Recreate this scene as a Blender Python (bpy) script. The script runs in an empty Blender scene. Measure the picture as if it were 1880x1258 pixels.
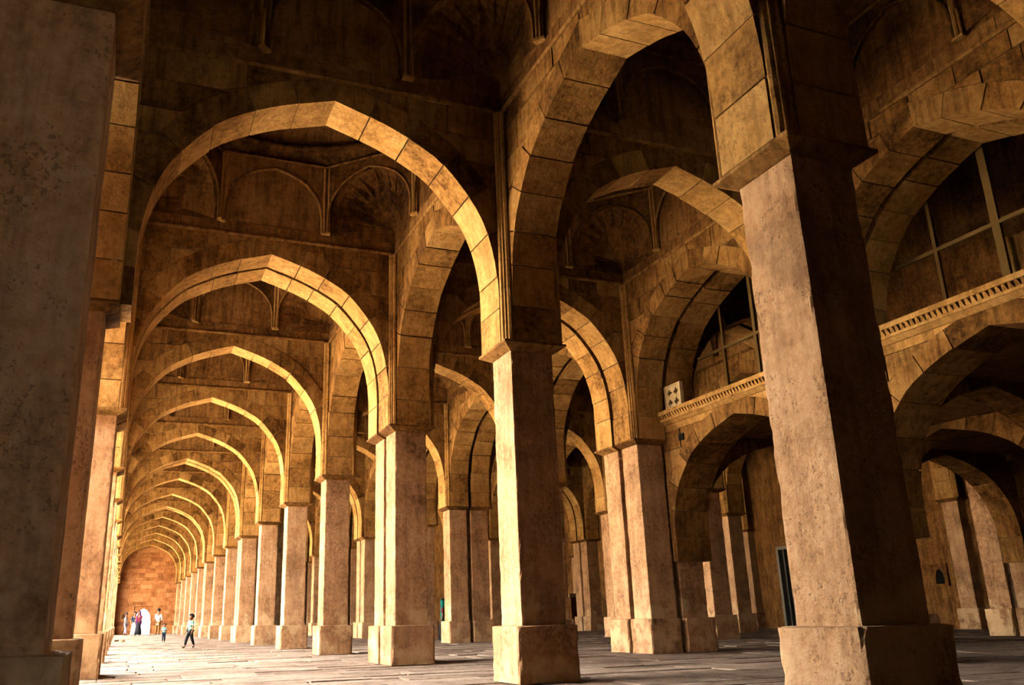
import bpy, bmesh, math, random
import numpy as np
from mathutils import Vector, Matrix, noise

K = 1.0 / 0.83            # drawing units -> metres
scene = bpy.context.scene
COL = scene.collection

# ------------------------------------------------------------------ camera
FPX, YAW, PITCH, ROLL, CX, CY = 1574.1, 0.3765, 0.2983, -0.0247, -84.8, 19.7
cy_, sy_, cp_, sp_ = math.cos(YAW), math.sin(YAW), math.cos(PITCH), math.sin(PITCH)
fwd = Vector((sy_ * cp_, cy_ * cp_, sp_)); rgt = Vector((cy_, -sy_, 0)); upv = rgt.cross(fwd)
r2 = math.cos(ROLL) * rgt + math.sin(ROLL) * upv
u2 = -math.sin(ROLL) * rgt + math.cos(ROLL) * upv
cd = bpy.data.cameras.new('camera'); cam = bpy.data.objects.new('camera', cd); COL.objects.link(cam)
cam.matrix_world = Matrix(((r2.x, u2.x, -fwd.x, 0), (r2.y, u2.y, -fwd.y, 0), (r2.z, u2.z, -fwd.z, 0.581 * K), (0, 0, 0, 1)))
cd.sensor_width = 36; cd.lens = 36 * FPX / 1880
cd.shift_x = -CX / 1880; cd.shift_y = CY / 1880
cd.clip_start = 0.05; cd.clip_end = 500
scene.camera = cam

# ------------------------------------------------------------------ sky, sun, exposure
world = bpy.data.worlds.new('world'); scene.world = world; world.use_nodes = True
wn = world.node_tree.nodes; wl = world.node_tree.links
bg = wn['Background']
bg.inputs['Color'].default_value = (1.0, 0.96, 0.90, 1); bg.inputs['Strength'].default_value = 4.0
sd = bpy.data.lights.new('sun', 'SUN'); sd.energy = 13.0; sd.angle = 0.01; sd.color = (1, 0.93, 0.80)
sun = bpy.data.objects.new('sun', sd); COL.objects.link(sun)
tosun = Vector((0.22, -0.45, 0.85)).normalized()
sun.rotation_euler = tosun.to_track_quat('Z', 'Y').to_euler()
sun.location = (-20, 40, 60)
vs = scene.view_settings
vs.view_transform = 'Standard'; vs.look = 'None'; vs.gamma = 1.0; vs.use_curve_mapping = False
vs.exposure = 3.75
scene.cycles.max_bounces = 5; scene.cycles.diffuse_bounces = 4; scene.cycles.adaptive_threshold = 0.05; scene.cycles.adaptive_min_samples = 16
scene.cycles.caustics_reflective = False; scene.cycles.caustics_refractive = False

# ------------------------------------------------------------------ layout (drawing units)
XA, XB, XC, XD, XE, XW = -0.233, 3.410, 7.356, 11.85, 15.65, 19.70   # left faces of rows (XA: right face)
W, D, GAP = 0.458, 0.462, 0.113
ZB, ZS, ZTOP = 0.492, 3.14, 5.78
OB, OI = 0.0745, 0.11
YF = {0: -0.58, 1: 3.42, 2: 7.41, 3: 11.40, 4: 15.90, 5: 19.97, 6: 24.05}
for r in range(7, 16): YF[r] = 24.05 + 4.0626 * (r - 6)
DOUBLE = (3, 7, 10, 15)
DD = {r: (2 * D + GAP if r in DOUBLE else D) for r in YF}
YWALL = YF[15] + DD[15] + 0.05
ORD = ['zeroth', 'first', 'second', 'third', 'fourth', 'fifth', 'sixth', 'seventh', 'eighth', 'ninth', 'tenth',
       'eleventh', 'twelfth', 'thirteenth', 'fourteenth', 'fifteenth', 'sixteenth', 'seventeenth']

# ------------------------------------------------------------------ materials
def nd(t, typ, **kw):
    n = t.nodes.new(typ)
    for k, v in kw.items(): setattr(n, k, v)
    return n

def stone(name, c_dark, c_mid, c_light, scale=1.0, rough=0.9, bump=0.5, pits=0.6, streak=0.5, stain=0.5, limewash=False, rnd=0.25):
    m = bpy.data.materials.new(name); m.use_nodes = True
    t = m.node_tree; L = t.links; b = t.nodes['Principled BSDF']
    b.inputs['Roughness'].default_value = rough
    b.inputs['Specular IOR Level'].default_value = 0.04
    geo = nd(t, 'ShaderNodeNewGeometry'); inf = nd(t, 'ShaderNodeObjectInfo')
    add = nd(t, 'ShaderNodeVectorMath', operation='ADD')
    mul = nd(t, 'ShaderNodeVectorMath', operation='SCALE'); mul.inputs['Scale'].default_value = 7.3
    L.new(inf.outputs['Random'], mul.inputs[0]); 
    L.new(geo.outputs['Position'], add.inputs[0]); L.new(mul.outputs[0], add.inputs[1])
    def tex(sc, det, ro, mapv=None):
        n = nd(t, 'ShaderNodeTexNoise'); n.inputs['Scale'].default_value = sc; n.inputs['Detail'].default_value = det
        n.inputs['Roughness'].default_value = ro
        if mapv:
            mp = nd(t, 'ShaderNodeMapping'); mp.inputs['Scale'].default_value = mapv
            L.new(add.outputs[0], mp.inputs[0]); L.new(mp.outputs[0], n.inputs['Vector'])
        else: L.new(add.outputs[0], n.inputs['Vector'])
        return n
    n1 = tex(1.7 * scale, 3, 0.66)
    n2 = tex(14 * scale, 3, 0.75)
    n3 = tex(3.0 * scale, 3, 0.7, (3.2, 3.2, 0.35))
    mixf = nd(t, 'ShaderNodeMath', operation='MULTIPLY_ADD'); mixf.inputs[1].default_value = 0.55
    L.new(n1.outputs[0], mixf.inputs[0])
    h2 = nd(t, 'ShaderNodeMath', operation='MULTIPLY'); h2.inputs[1].default_value = 0.45; L.new(n2.outputs[0], h2.inputs[0])
    L.new(h2.outputs[0], mixf.inputs[2])
    ra = nd(t, 'ShaderNodeMath', operation='MULTIPLY_ADD'); ra.inputs[1].default_value = rnd; ra.inputs[2].default_value = -rnd / 2
    L.new(inf.outputs['Random'], ra.inputs[0])
    sm = nd(t, 'ShaderNodeMath', operation='ADD'); L.new(mixf.outputs[0], sm.inputs[0]); L.new(ra.outputs[0], sm.inputs[1])
    cr = nd(t, 'ShaderNodeValToRGB'); e = cr.color_ramp.elements
    e[0].position = 0.30; e[0].color = (*c_dark, 1); e[1].position = 0.68; e[1].color = (*c_light, 1)
    em = e.new(0.48); em.color = (*c_mid, 1)
    L.new(sm.outputs[0], cr.inputs[0])
    # vertical water streaks and old stains
    sr = nd(t, 'ShaderNodeValToRGB'); s = sr.color_ramp.elements
    s[0].position = 0.30; s[0].color = (1 - streak, 1 - streak * 1.08, 1 - streak * 1.15, 1); s[1].position = 0.56; s[1].color = (1, 1, 1, 1)
    L.new(n3.outputs[0], sr.inputs[0])
    mx = nd(t, 'ShaderNodeMix', data_type='RGBA', blend_type='MULTIPLY'); mx.inputs['Factor'].default_value = 1
    L.new(cr.outputs[0], mx.inputs['A']); L.new(sr.outputs[0], mx.inputs['B'])
    n4 = tex(0.8 * scale, 5, 0.72)
    st = nd(t, 'ShaderNodeValToRGB'); s = st.color_ramp.elements
    s[0].position = 0.34; s[0].color = (1 - stain, 1 - stain * 1.05, 1 - stain * 1.1, 1); s[1].position = 0.47; s[1].color = (1, 1, 1, 1)
    L.new(n4.outputs[0], st.inputs[0])
    mx2 = nd(t, 'ShaderNodeMix', data_type='RGBA', blend_type='MULTIPLY'); mx2.inputs['Factor'].default_value = 1
    L.new(mx.outputs['Result'], mx2.inputs['A']); L.new(st.outputs[0], mx2.inputs['B'])
    # pits
    vo = nd(t, 'ShaderNodeTexVoronoi'); vo.inputs['Scale'].default_value = 19 * scale
    mp = nd(t, 'ShaderNodeMapping'); mp.inputs['Scale'].default_value = (1.6, 1.6, 0.8)
    dist = nd(t, 'ShaderNodeVectorMath', operation='ADD')
    nsc = nd(t, 'ShaderNodeVectorMath', operation='SCALE'); nsc.inputs['Scale'].default_value = 0.12
    L.new(n2.outputs[1], nsc.inputs[0]); L.new(add.outputs[0], dist.inputs[0]); L.new(nsc.outputs[0], dist.inputs[1])
    L.new(dist.outputs[0], mp.inputs[0]); L.new(mp.outputs[0], vo.inputs['Vector'])
    gate = tex(2.6 * scale, 1, 0.6)
    gr = nd(t, 'ShaderNodeMapRange'); gr.inputs['From Min'].default_value = 0.42; gr.inputs['From Max'].default_value = 0.68
    gr.inputs['To Min'].default_value = 0.10; gr.inputs['To Max'].default_value = 0.38
    L.new(gate.outputs[0], gr.inputs['Value'])
    pit = nd(t, 'ShaderNodeMath', operation='LESS_THAN'); L.new(vo.outputs['Distance'], pit.inputs[0]); L.new(gr.outputs[0], pit.inputs[1])
    pf = nd(t, 'ShaderNodeMath', operation='MULTIPLY'); pf.inputs[1].default_value = pits; L.new(pit.outputs[0], pf.inputs[0])
    mx3 = nd(t, 'ShaderNodeMix', data_type='RGBA', blend_type='MIX')
    L.new(pf.outputs[0], mx3.inputs['Factor']); L.new(mx2.outputs['Result'], mx3.inputs['A'])
    mx3.inputs['B'].default_value = (c_dark[0] * .6, c_dark[1] * .6, c_dark[2] * .6, 1)
    col = mx3.outputs['Result']
    if limewash:   # pale salt bloom low on the shafts
        sx = nd(t, 'ShaderNodeSeparateXYZ'); L.new(geo.outputs['Position'], sx.inputs[0])
        zr = nd(t, 'ShaderNodeMapRange'); zr.inputs['From Min'].default_value = 1.35; zr.inputs['From Max'].default_value = 0.75
        L.new(sx.outputs['Z'], zr.inputs['Value'])
        nl = tex(2.2, 3, 0.6)
        a2 = nd(t, 'ShaderNodeMath', operation='MULTIPLY_ADD'); a2.inputs[1].default_value = 0.28; L.new(zr.outputs[0], a2.inputs[0]); L.new(nl.outputs[0], a2.inputs[2])
        lr = nd(t, 'ShaderNodeMapRange'); lr.inputs['From Min'].default_value = 0.76; lr.inputs['From Max'].default_value = 0.88; lr.inputs['To Max'].default_value = 0.55
        L.new(a2.outputs[0], lr.inputs['Value'])
        mx4 = nd(t, 'ShaderNodeMix', data_type='RGBA'); L.new(lr.outputs[0], mx4.inputs['Factor']); L.new(col, mx4.inputs['A'])
        mx4.inputs['B'].default_value = (0.40, 0.28, 0.15, 1); col = mx4.outputs['Result']
    L.new(col, b.inputs['Base Color'])
    # relief
    hsum = nd(t, 'ShaderNodeMath', operation='MULTIPLY_ADD'); hsum.inputs[1].default_value = -0.5
    L.new(pit.outputs[0], hsum.inputs[0]); L.new(n2.outputs[0], hsum.inputs[2])
    h3 = nd(t, 'ShaderNodeMath', operation='ADD'); L.new(hsum.outputs[0], h3.inputs[0]); L.new(n1.outputs[0], h3.inputs[1])
    bp = nd(t, 'ShaderNodeBump'); bp.inputs['Strength'].default_value = bump; bp.inputs['Distance'].default_value = 0.03
    L.new(h3.outputs[0], bp.inputs['Height']); L.new(bp.outputs[0], b.inputs['Normal'])
    return m

def plain(name, c, rough=0.8, emit=0, metal=0):
    m = bpy.data.materials.new(name); m.use_nodes = True
    t = m.node_tree; b = t.nodes['Principled BSDF']; b.inputs['Roughness'].default_value = rough; b.inputs['Metallic'].default_value = metal
    b.inputs['Specular IOR Level'].default_value = 0.1
    n = nd(t, 'ShaderNodeTexNoise'); n.inputs['Scale'].default_value = 18; n.inputs['Detail'].default_value = 4
    r = nd(t, 'ShaderNodeValToRGB'); e = r.color_ramp.elements
    e[0].position = .3; e[0].color = (c[0] * .75, c[1] * .75, c[2] * .75, 1); e[1].position = .7; e[1].color = (min(1, c[0] * 1.12), min(1, c[1] * 1.12), min(1, c[2] * 1.12), 1)
    t.links.new(n.outputs[0], r.inputs[0]); t.links.new(r.outputs[0], b.inputs['Base Color'])
    return m

M_SHAFT = stone('sandstone_pinkish', (0.095, 0.045, 0.019), (0.255, 0.14, 0.068), (0.345, 0.21, 0.115), pits=0.55, limewash=True, streak=0.3, stain=0.35, rnd=0.12)
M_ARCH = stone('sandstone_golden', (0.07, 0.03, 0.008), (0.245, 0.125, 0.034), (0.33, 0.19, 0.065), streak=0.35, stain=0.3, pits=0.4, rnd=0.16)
M_WALL = stone('sandstone_weathered_shaded', (0.03, 0.013, 0.0032), (0.128, 0.058, 0.0145), (0.21, 0.112, 0.034), streak=0.55, stain=0.5, pits=0.35, rnd=0.20)
M_CORE = stone('lime_mortar_dark', (0.05, 0.028, 0.014), (0.10, 0.06, 0.03), (0.16, 0.10, 0.05), pits=0.3)
M_VAULT = stone('vault_plaster_brown', (0.026, 0.011, 0.004), (0.098, 0.042, 0.011), (0.175, 0.086, 0.026), streak=0.55, stain=0.55, pits=0.3, rnd=0.25)
M_END = stone('end_wall_red_sandstone', (0.09, 0.03, 0.01), (0.175, 0.07, 0.024), (0.225, 0.105, 0.04), streak=0.2, stain=0.3, pits=0.2, rnd=0.22)
M_FLOOR = stone('paving_stone', (0.045, 0.027, 0.016), (0.142, 0.100, 0.073), (0.215, 0.165, 0.128), streak=0.0, stain=0.35, pits=0.5, rnd=0.16, rough=0.85)
M_GROUND = stone('courtyard_paving', (0.42, 0.34, 0.24), (0.55, 0.46, 0.33), (0.64, 0.55, 0.41), streak=0, stain=0.15, pits=0.1, scale=.4)
M_MARBLE = stone('pale_carved_stone', (0.2, 0.13, 0.06), (0.36, 0.26, 0.14), (0.44, 0.34, 0.2), pits=.15, streak=.15, stain=.2)
M_WOOD = plain('frame_timber', (0.085, 0.05, 0.014), .8)
M_DARK = plain('dark_metal_and_shade', (0.002, 0.0016, 0.001), .9)
M_WHITE = plain('painted_frame', (0.16, 0.15, 0.13), .7)

# ------------------------------------------------------------------ builders
class MB:
    def __init__(s): s.v = []; s.f = []
    def add(s, vs_, fs):
        o = len(s.v); s.v += [tuple(v) for v in vs_]; s.f += [tuple(i + o for i in f) for f in fs]; return s
    def box(s, x0, x1, y0, y1, z0, z1):
        return s.add([(x0, y0, z0), (x1, y0, z0), (x1, y1, z0), (x0, y1, z0), (x0, y0, z1), (x1, y0, z1), (x1, y1, z1), (x0, y1, z1)],
                     [(0, 3, 2, 1), (4, 5, 6, 7), (0, 1, 5, 4), (1, 2, 6, 5), (2, 3, 7, 6), (3, 0, 4, 7)])
    def frustum(s, a, z0, b, z1):     # a,b = (x0,x1,y0,y1)
        return s.add([(a[0], a[2], z0), (a[1], a[2], z0), (a[1], a[3], z0), (a[0], a[3], z0), (b[0], b[2], z1), (b[1], b[2], z1), (b[1], b[3], z1), (b[0], b[3], z1)],
                     [(0, 3, 2, 1), (4, 5, 6, 7), (0, 1, 5, 4), (1, 2, 6, 5), (2, 3, 7, 6), (3, 0, 4, 7)])
    def strip(s, pairs, v0, v1):      # pairs of (u,z) bottom/top stations -> prism, u along x, v along y
        n = len(pairs); V = []
        for (a, b) in pairs: V += [(a[0], v0, a[1]), (b[0], v0, b[1]), (a[0], v1, a[1]), (b[0], v1, b[1])]
        F = []
        for i in range(n - 1):
            p = 4 * i; q = p + 4
            F += [(p, q, q + 1, p + 1), (p + 2, p + 3, q + 3, q + 2), (p, p + 2, q + 2, q), (p + 1, q + 1, q + 3, p + 3)]
        e = 4 * (n - 1)
        F += [(0, 1, 3, 2), (e, e + 2, e + 3, e + 1)]
        return s.add(V, F)
    def tube(s, pts, r, n=6, closed=False):
        pts = [Vector(p) for p in pts]; V = []; m = len(pts)
        for i, p in enumerate(pts):
            if closed: d = pts[(i + 1) % m] - pts[i - 1]
            else: d = pts[min(i + 1, m - 1)] - pts[max(i - 1, 0)]
            d.normalize(); ref = Vector((0, 0, 1)) if abs(d.z) < .9 else Vector((1, 0, 0))
            a = d.cross(ref).normalized(); b = d.cross(a)
            for k in range(n):
                t = 2 * math.pi * k / n; V.append(p + (a * math.cos(t) + b * math.sin(t)) * r)
        F = []
        for i in range(m if closed else m - 1):
            j = (i + 1) % m
            for k in range(n): F.append((i * n + k, i * n + (k + 1) % n, j * n + (k + 1) % n, j * n + k))
        if not closed: F += [tuple(range(n - 1, -1, -1)), tuple(range((m - 1) * n, m * n))]
        return s.add(V, F)
    def mesh(s, name, mat, smooth=False, fix=True, k=None):
        k = K if k is None else k
        me = bpy.data.meshes.new(name); me.from_pydata([(x * k, y * k, z * k) for x, y, z in s.v], [], s.f)
        if fix:
            bm = bmesh.new(); bm.from_mesh(me); bmesh.ops.recalc_face_normals(bm, faces=bm.faces); bm.to_mesh(me); bm.free()
        me.materials.append(mat)
        if smooth: me.polygons.foreach_set('use_smooth', [True] * len(me.polygons))
        me.update(); return me

def tag(o, label=None, cat=None, group=None, kind=None):
    if label: o['label'] = label
    if cat: o['category'] = cat
    if group: o['group'] = group
    if kind: o['kind'] = kind
    return o
def empty(name, x, y, z=0, rz=0):
    o = bpy.data.objects.new(name, None); COL.objects.link(o); o.location = (x * K, y * K, z * K); o.rotation_euler = (0, 0, rz)
    o.empty_display_size = .2; return o
def part(name, me, parent, x=0, y=0, z=0):
    o = bpy.data.objects.new(name, me); COL.objects.link(o); o.parent = parent; o.location = (x * K, y * K, z * K); return o
def top(name, me, x=0, y=0, z=0):
    o = bpy.data.objects.new(name, me); COL.objects.link(o); o.location = (x * K, y * K, z * K); return o

# half profile of the pointed four-centred arch, measured on the photograph (fraction of half span, fraction of rise)
PROF = [(1, 0), (1, .10), (1, .22), (.98, .37), (.935, .50), (.85, .625), (.665, .785), (.49, .868), (.285, .935), (0, 1)]
def catmull(P, n=8):
    P = [np.array(p, float) for p in P]; Q = [2 * P[0] - P[1]] + P + [2 * P[-1] - P[-2]]; out = []
    for i in range(1, len(Q) - 2):
        for j in range(n):
            t = j / n; a, b, c, d = Q[i - 1:i + 3]
            out.append(.5 * (2 * b + (c - a) * t + (2 * a - 5 * b + 4 * c - d) * t * t + (3 * b - a - 3 * c + d) * t ** 3))
    out.append(Q[-2]); return np.array(out)
PROFD = catmull(PROF)
PROFD[:, 0] = np.clip(PROFD[:, 0], 0, 1)
def half_curve(a, z0, za):
    c = PROFD.copy(); c[:, 0] *= a; c[:, 1] = z0 + c[:, 1] * (za - z0); return c
def sample(c, s):    # point on polyline at arc fraction
    d = np.r_[0, np.cumsum(np.hypot(*np.diff(c, axis=0).T))]; s = s * d[-1]
    return np.array([np.interp(s, d, c[:, 0]), np.interp(s, d, c[:, 1])])

def arch_meshes(key, L, T, z0, za, ztop, ringt, proj, split, nvh=8, seed=1, mats=None):
    """meshes of one arch wall in a local frame (u along x, thickness along y)"""
    rng = random.Random(seed)
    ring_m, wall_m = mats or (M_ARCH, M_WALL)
    a = L / 2 - proj; c = half_curve(a, z0, za); hl = L / 2 - 0.002
    # extrados by offsetting along the normal
    t = np.gradient(c, axis=0); nrm = np.stack([-t[:, 1], t[:, 0]], 1) * -1
    nrm /= np.hypot(*nrm.T)[:, None] + 1e-9
    nrm[nrm[:, 1] < 0] *= 1
    e = c + nrm * ringt; e[-1] = (0, za + ringt * 1.12); e[-2, 0] = max(e[-2, 0], .01)
    e[:, 0] = np.clip(e[:, 0], 0, hl); 
    parts = []          # (name, MB, mat)
    # voussoirs
    cuts = [0]
    for i in range(nvh): cuts.append(cuts[-1] + rng.uniform(.8, 1.2))
    cuts = [x / cuts[-1] for x in cuts]
    dl = np.r_[0, np.cumsum(np.hypot(*np.diff(c, axis=0).T))]; dl /= dl[-1]
    def at(arr, s): return (np.interp(s, dl, arr[:, 0]), np.interp(s, dl, arr[:, 1]))
    jn = .0035
    for sd_ in (-1, 1):
        for i in range(nvh):
            s0, s1 = cuts[i] + jn * .6, cuts[i + 1] - (jn * .6 if i < nvh - 1 else 0)
            pr = rng.uniform(0.004, .014); si = rng.uniform(-.006, .004); pairs = []
            for k in range(4):
                s_ = s0 + (s1 - s0) * k / 3; p = at(c, s_); q = at(e, s_)
                pairs.append(((sd_ * p[0] + (-sd_ * si if s_ < .25 else 0), p[1] + (si if s_ > .25 else 0)), (sd_ * q[0], q[1])))
            parts.append(('voussoir', MB().strip(pairs, -T / 2 - pr, T / 2 + pr), ring_m))
    # spandrel stones
    idx = np.where(e[:, 0] < hl - 1e-6)[0]; eu = e[idx][::-1, 0]; ez = e[idx][::-1, 1]
    eu = np.r_[eu, hl]; ez = np.r_[ez, ez[-1] - .02]
    ez = np.minimum.accumulate(ez)
    ze = lambda u: float(np.interp(abs(u), eu, ez))
    zt = ez[0]; z = ez[-1]
    while z < ztop - 1e-4:
        h = rng.uniform(.26, .40); z1 = z + h
        if ztop - z1 < .16: z1 = ztop
        z1 = min(z1, ztop)
        if z >= zt: spans = [(-hl, hl)]
        else:
            um = float(np.interp(-min(z1, zt), -ez, eu)) if z1 < zt else 0.0
            spans = [(-hl, -um), (um, hl)] if um > 0.001 else [(-hl, 0), (0, hl)]
        for (ua, ub) in spans:
            w = ub - ua; nb = max(1, int(round(w / rng.uniform(.48, .72)))); js = [ua + w * (i + (rng.uniform(-.18, .18) if 0 < i < nb else 0)) / nb for i in range(nb + 1)]
            for i in range(nb):
                x0, x1 = js[i] + .006, js[i + 1] - .006
                if x1 - x0 < .01: continue
                pr = rng.uniform(-.005, .014); pairs = []; big = 0
                for k in range(5):
                    u = x0 + (x1 - x0) * k / 4; zb_ = max(z + .006, ze(u) + .006); big = max(big, z1 - .006 - zb_)
                    pairs.append(((u, min(zb_, z1 - .008)), (u, z1 - .006)))
                if big < .02: continue
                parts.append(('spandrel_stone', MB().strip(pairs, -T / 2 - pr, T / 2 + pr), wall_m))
        z = z1
    # recessed mortar core
    cn = c + nrm * .024; cn[-1] = (0, za + .03); cn[:, 0] = np.minimum(cn[:, 0], a + .0105); cu = [tuple(p) for p, q in zip(cn, c) if q[0] < a * .9995 and p[0] > -1e-6]
    cu = cu[:1] + [cu[i] for i in range(1, len(cu)) if cu[i][0] <= min(q[0] for q in cu[:i])]
    if cu[-1][0] > 1e-6: cu.append((0.0, za + .03))
    rs = [((u, zb_), (u, ztop - .01)) for u, zb_ in [(hl, z0 + .01), (a + .012, z0 + .01), (a + .011, cu[0][1])] + cu]
    st = [((-p[0][0], p[0][1]), (-p[1][0], p[1][1])) for p in rs[:-1]] + rs[::-1]
    parts.append(('mortar_core', MB().strip(st, -T / 2 + .012, T / 2 - .012), M_CORE))
    if split:
        out = []
        for n, b, m in parts:
            me = b.mesh(key + '_' + n, m)
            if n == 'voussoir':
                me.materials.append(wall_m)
                for p in me.polygons: p.material_index = 1 if abs(p.normal.y) > .9 else 0  # front and back faces take the darker stone: shade put into colour
            out.append((n, me))
        return out
    out = []
    for nm, new in (('voussoir', 'arch_ring'), ('spandrel_stone', 'spandrel'), ('mortar_core', 'mortar_core')):
        g = MB(); mm = None
        for n, b, m in parts:
            if n == nm: g.add(b.v, b.f); mm = m
        out.append((new, g.mesh(key + '_' + new, mm)))
    return out
_arch = {}
def arch(name, label, group, u, v, rz, L, T=W, z0=ZS + .04, za=5.56, ztop=ZTOP, ringt=.26, proj=OI, split=True, variant=0, nvh=8, Lref=None, mats=None):
    Lr = Lref or L
    key = (round(Lr, 3), round(T, 3), round(z0, 3), round(za, 3), round(ztop, 3), split, variant, id(mats[0]) if mats else 0)
    if key not in _arch: _arch[key] = arch_meshes('arch', Lr, T, z0, za, ztop, ringt, proj, split, nvh, seed=hash(key[:5]) % 1000 + variant * 17, mats=mats)
    o = empty(name, u, v, 0, rz); o.scale = (L / Lr, 1, 1)
    for n, me in _arch[key]: part(n, me, o)
    tag(o, label, 'arch', group); return o

def rough_box(sx, sy, sz, nx, ny, nz, seed, amp=.004, chip=.012):
    vid = {}; V = []; F = []
    def vert(i, j, k):
        key = (i, j, k)
        if key in vid: return vid[key]
        x, y, z = (i / nx - .5) * sx, (j / ny - .5) * sy, k / nz * sz
        p = Vector((x * 6 + seed * 3.1, y * 6 - seed * 1.7, z * 3.5 + seed)); q = noise.noise_vector(p)
        ex = i in (0, nx); ey = j in (0, ny); ez = k in (0, nz)
        c = 0
        if ex and ey: c = chip * (.35 + max(0, noise.noise(Vector((seed * 5 + i, j * 3.3, z * 7)))) * 2.2 + max(0, noise.noise(Vector((seed + i * 2, j, z * 22)))) * .9)
        x2, y2 = x + q.x * amp, y + q.y * amp
        if ex and ey: x2 -= math.copysign(c, x); y2 -= math.copysign(c, y)
        z2 = z
        if k == nz and (ex or ey): z2 -= chip * .5 * (1 + noise.noise(p * 1.7))
        V.append((x2, y2, z2)); vid[key] = len(V) - 1; return vid[key]
    # tighten first ring next to edges
    for k in range(nz):
        for i in range(nx):
            F.append((vert(i, 0, k), vert(i + 1, 0, k), vert(i + 1, 0, k + 1), vert(i, 0, k + 1)))
            F.append((vert(i + 1, ny, k), vert(i, ny, k), vert(i, ny, k + 1), vert(i + 1, ny, k + 1)))
        for j in range(ny):
            F.append((vert(nx, j, k), vert(nx, j + 1, k), vert(nx, j + 1, k + 1), vert(nx, j, k + 1)))
            F.append((vert(0, j + 1, k), vert(0, j, k), vert(0, j, k + 1), vert(0, j + 1, k + 1)))
    for i in range(nx):
        for j in range(ny):
            F.append((vert(i, j, nz), vert(i + 1, j, nz), vert(i + 1, j + 1, nz), vert(i, j + 1, nz)))
            F.append((vert(i, j + 1, 0), vert(i + 1, j + 1, 0), vert(i + 1, j, 0), vert(i, j, 0)))
    b = MB(); b.add(V, F); return b

# the grid lines next to an edge sit close to it so that chips stay small
def edge_grid_box(sx, sy, sz, nz, seed, amp=.004, chip=.014, bx=.02):
    b = rough_box(1, 1, 1, 4, 4, nz, seed, 0, 0)
    V = []
    for (x, y, z) in b.v:
        gx = round((x + .5) * 4); gy = round((y + .5) * 4)
        X = [-sx / 2, -sx / 2 + bx, 0, sx / 2 - bx, sx / 2][gx]; Y = [-sy / 2, -sy / 2 + bx, 0, sy / 2 - bx, sy / 2][gy]; Z = z * sz
        q = noise.noise_vector(Vector((X * 5 + seed * 3.1, Y * 5, Z * 4 + seed)))
        q2 = noise.noise_vector(Vector((X * 21 + seed, Y * 21, Z * 17)))
        x2, y2 = X + (q.x + q2.x * .5) * amp, Y + (q.y + q2.y * .5) * amp
        if gx in (0, 4) and gy in (0, 4):
            c = chip * (.3 + max(0, noise.noise(Vector((seed * 5 + gx, gy * 3.3, Z * 5)))) * 1.8 + max(0, noise.noise(Vector((seed + gx, gy, Z * 19)))) * 1.2)
            x2 -= math.copysign(c, X); y2 -= math.copysign(c, Y)
        z2 = Z
        if z > .999 and (gx in (0, 4) or gy in (0, 4)): z2 -= chip * .4 * (1 + q2.z)
        V.append((x2, y2, z2))
    o = MB(); o.add(V, b.f); return o
SHAFTS = [edge_grid_box(W, D, ZS - ZB + .02, 60, s + 1, chip=.006, amp=.003).mesh('shaft', M_SHAFT, fix=False) for s in range(5)]
BASES = [edge_grid_box(W + 2 * OB, D + 2 * OB, ZB, 8, s + 21, chip=.016, bx=.03).mesh('base', M_SHAFT, fix=False) for s in range(5)]
BASEH = {}
def base_mesh(ox0, ox1, oy0, oy1, s):
    key = (ox0, ox1, oy0, oy1, s)
    if key not in BASEH:
        b = edge_grid_box(W + ox0 + ox1, D + oy0 + oy1, ZB, 8, s + 21, chip=.016, bx=.03)
        b.v = [(x + (ox1 - ox0) / 2, y + (oy1 - oy0) / 2, z) for x, y, z in b.v]
        BASEH[key] = b.mesh('base', M_SHAFT, fix=False)
    return BASEH[key]
IMP = {}; CORE = {}
def impost_mesh(o):
    if o not in IMP:
        a = (-W / 2 - .008, W / 2 + .008, -D / 2 - .008, D / 2 + .008)
        b = (-W / 2 - o[0], W / 2 + o[1], -D / 2 - o[2], D / 2 + o[3])
        m = MB().frustum(a, ZS - .035, b, ZS + .022); m.frustum(b, ZS + .022, b, ZS + .045)
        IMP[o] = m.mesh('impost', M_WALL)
    return IMP[o]
CORE_ME = MB().box(-W / 2 + .004, W / 2 - .004, -D / 2 + .004, D / 2 - .004, ZS, ZTOP).mesh('pier_core', M_WALL)
def roll_mesh(sx, sy):
    key = ('r', sx, sy)
    if key not in IMP:
        m = MB(); cx, cy = sx * W / 2, sy * D / 2
        for (dx, dy) in ((.030, .078), (.078, .030)):
            m.tube([(cx + sx * dx, cy + sy * dy, z) for z in (ZS + .04, ZTOP - .02)], .030, 8)
        m.box(*sorted((cx, cx + sx * .078)), *sorted((cy, cy + sy * .078)), ZS + .04, ZTOP - .02)
        IMP[key] = m.mesh('corner_roll', M_ARCH, smooth=False)
    return IMP[key]
_pn = [0]
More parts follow.
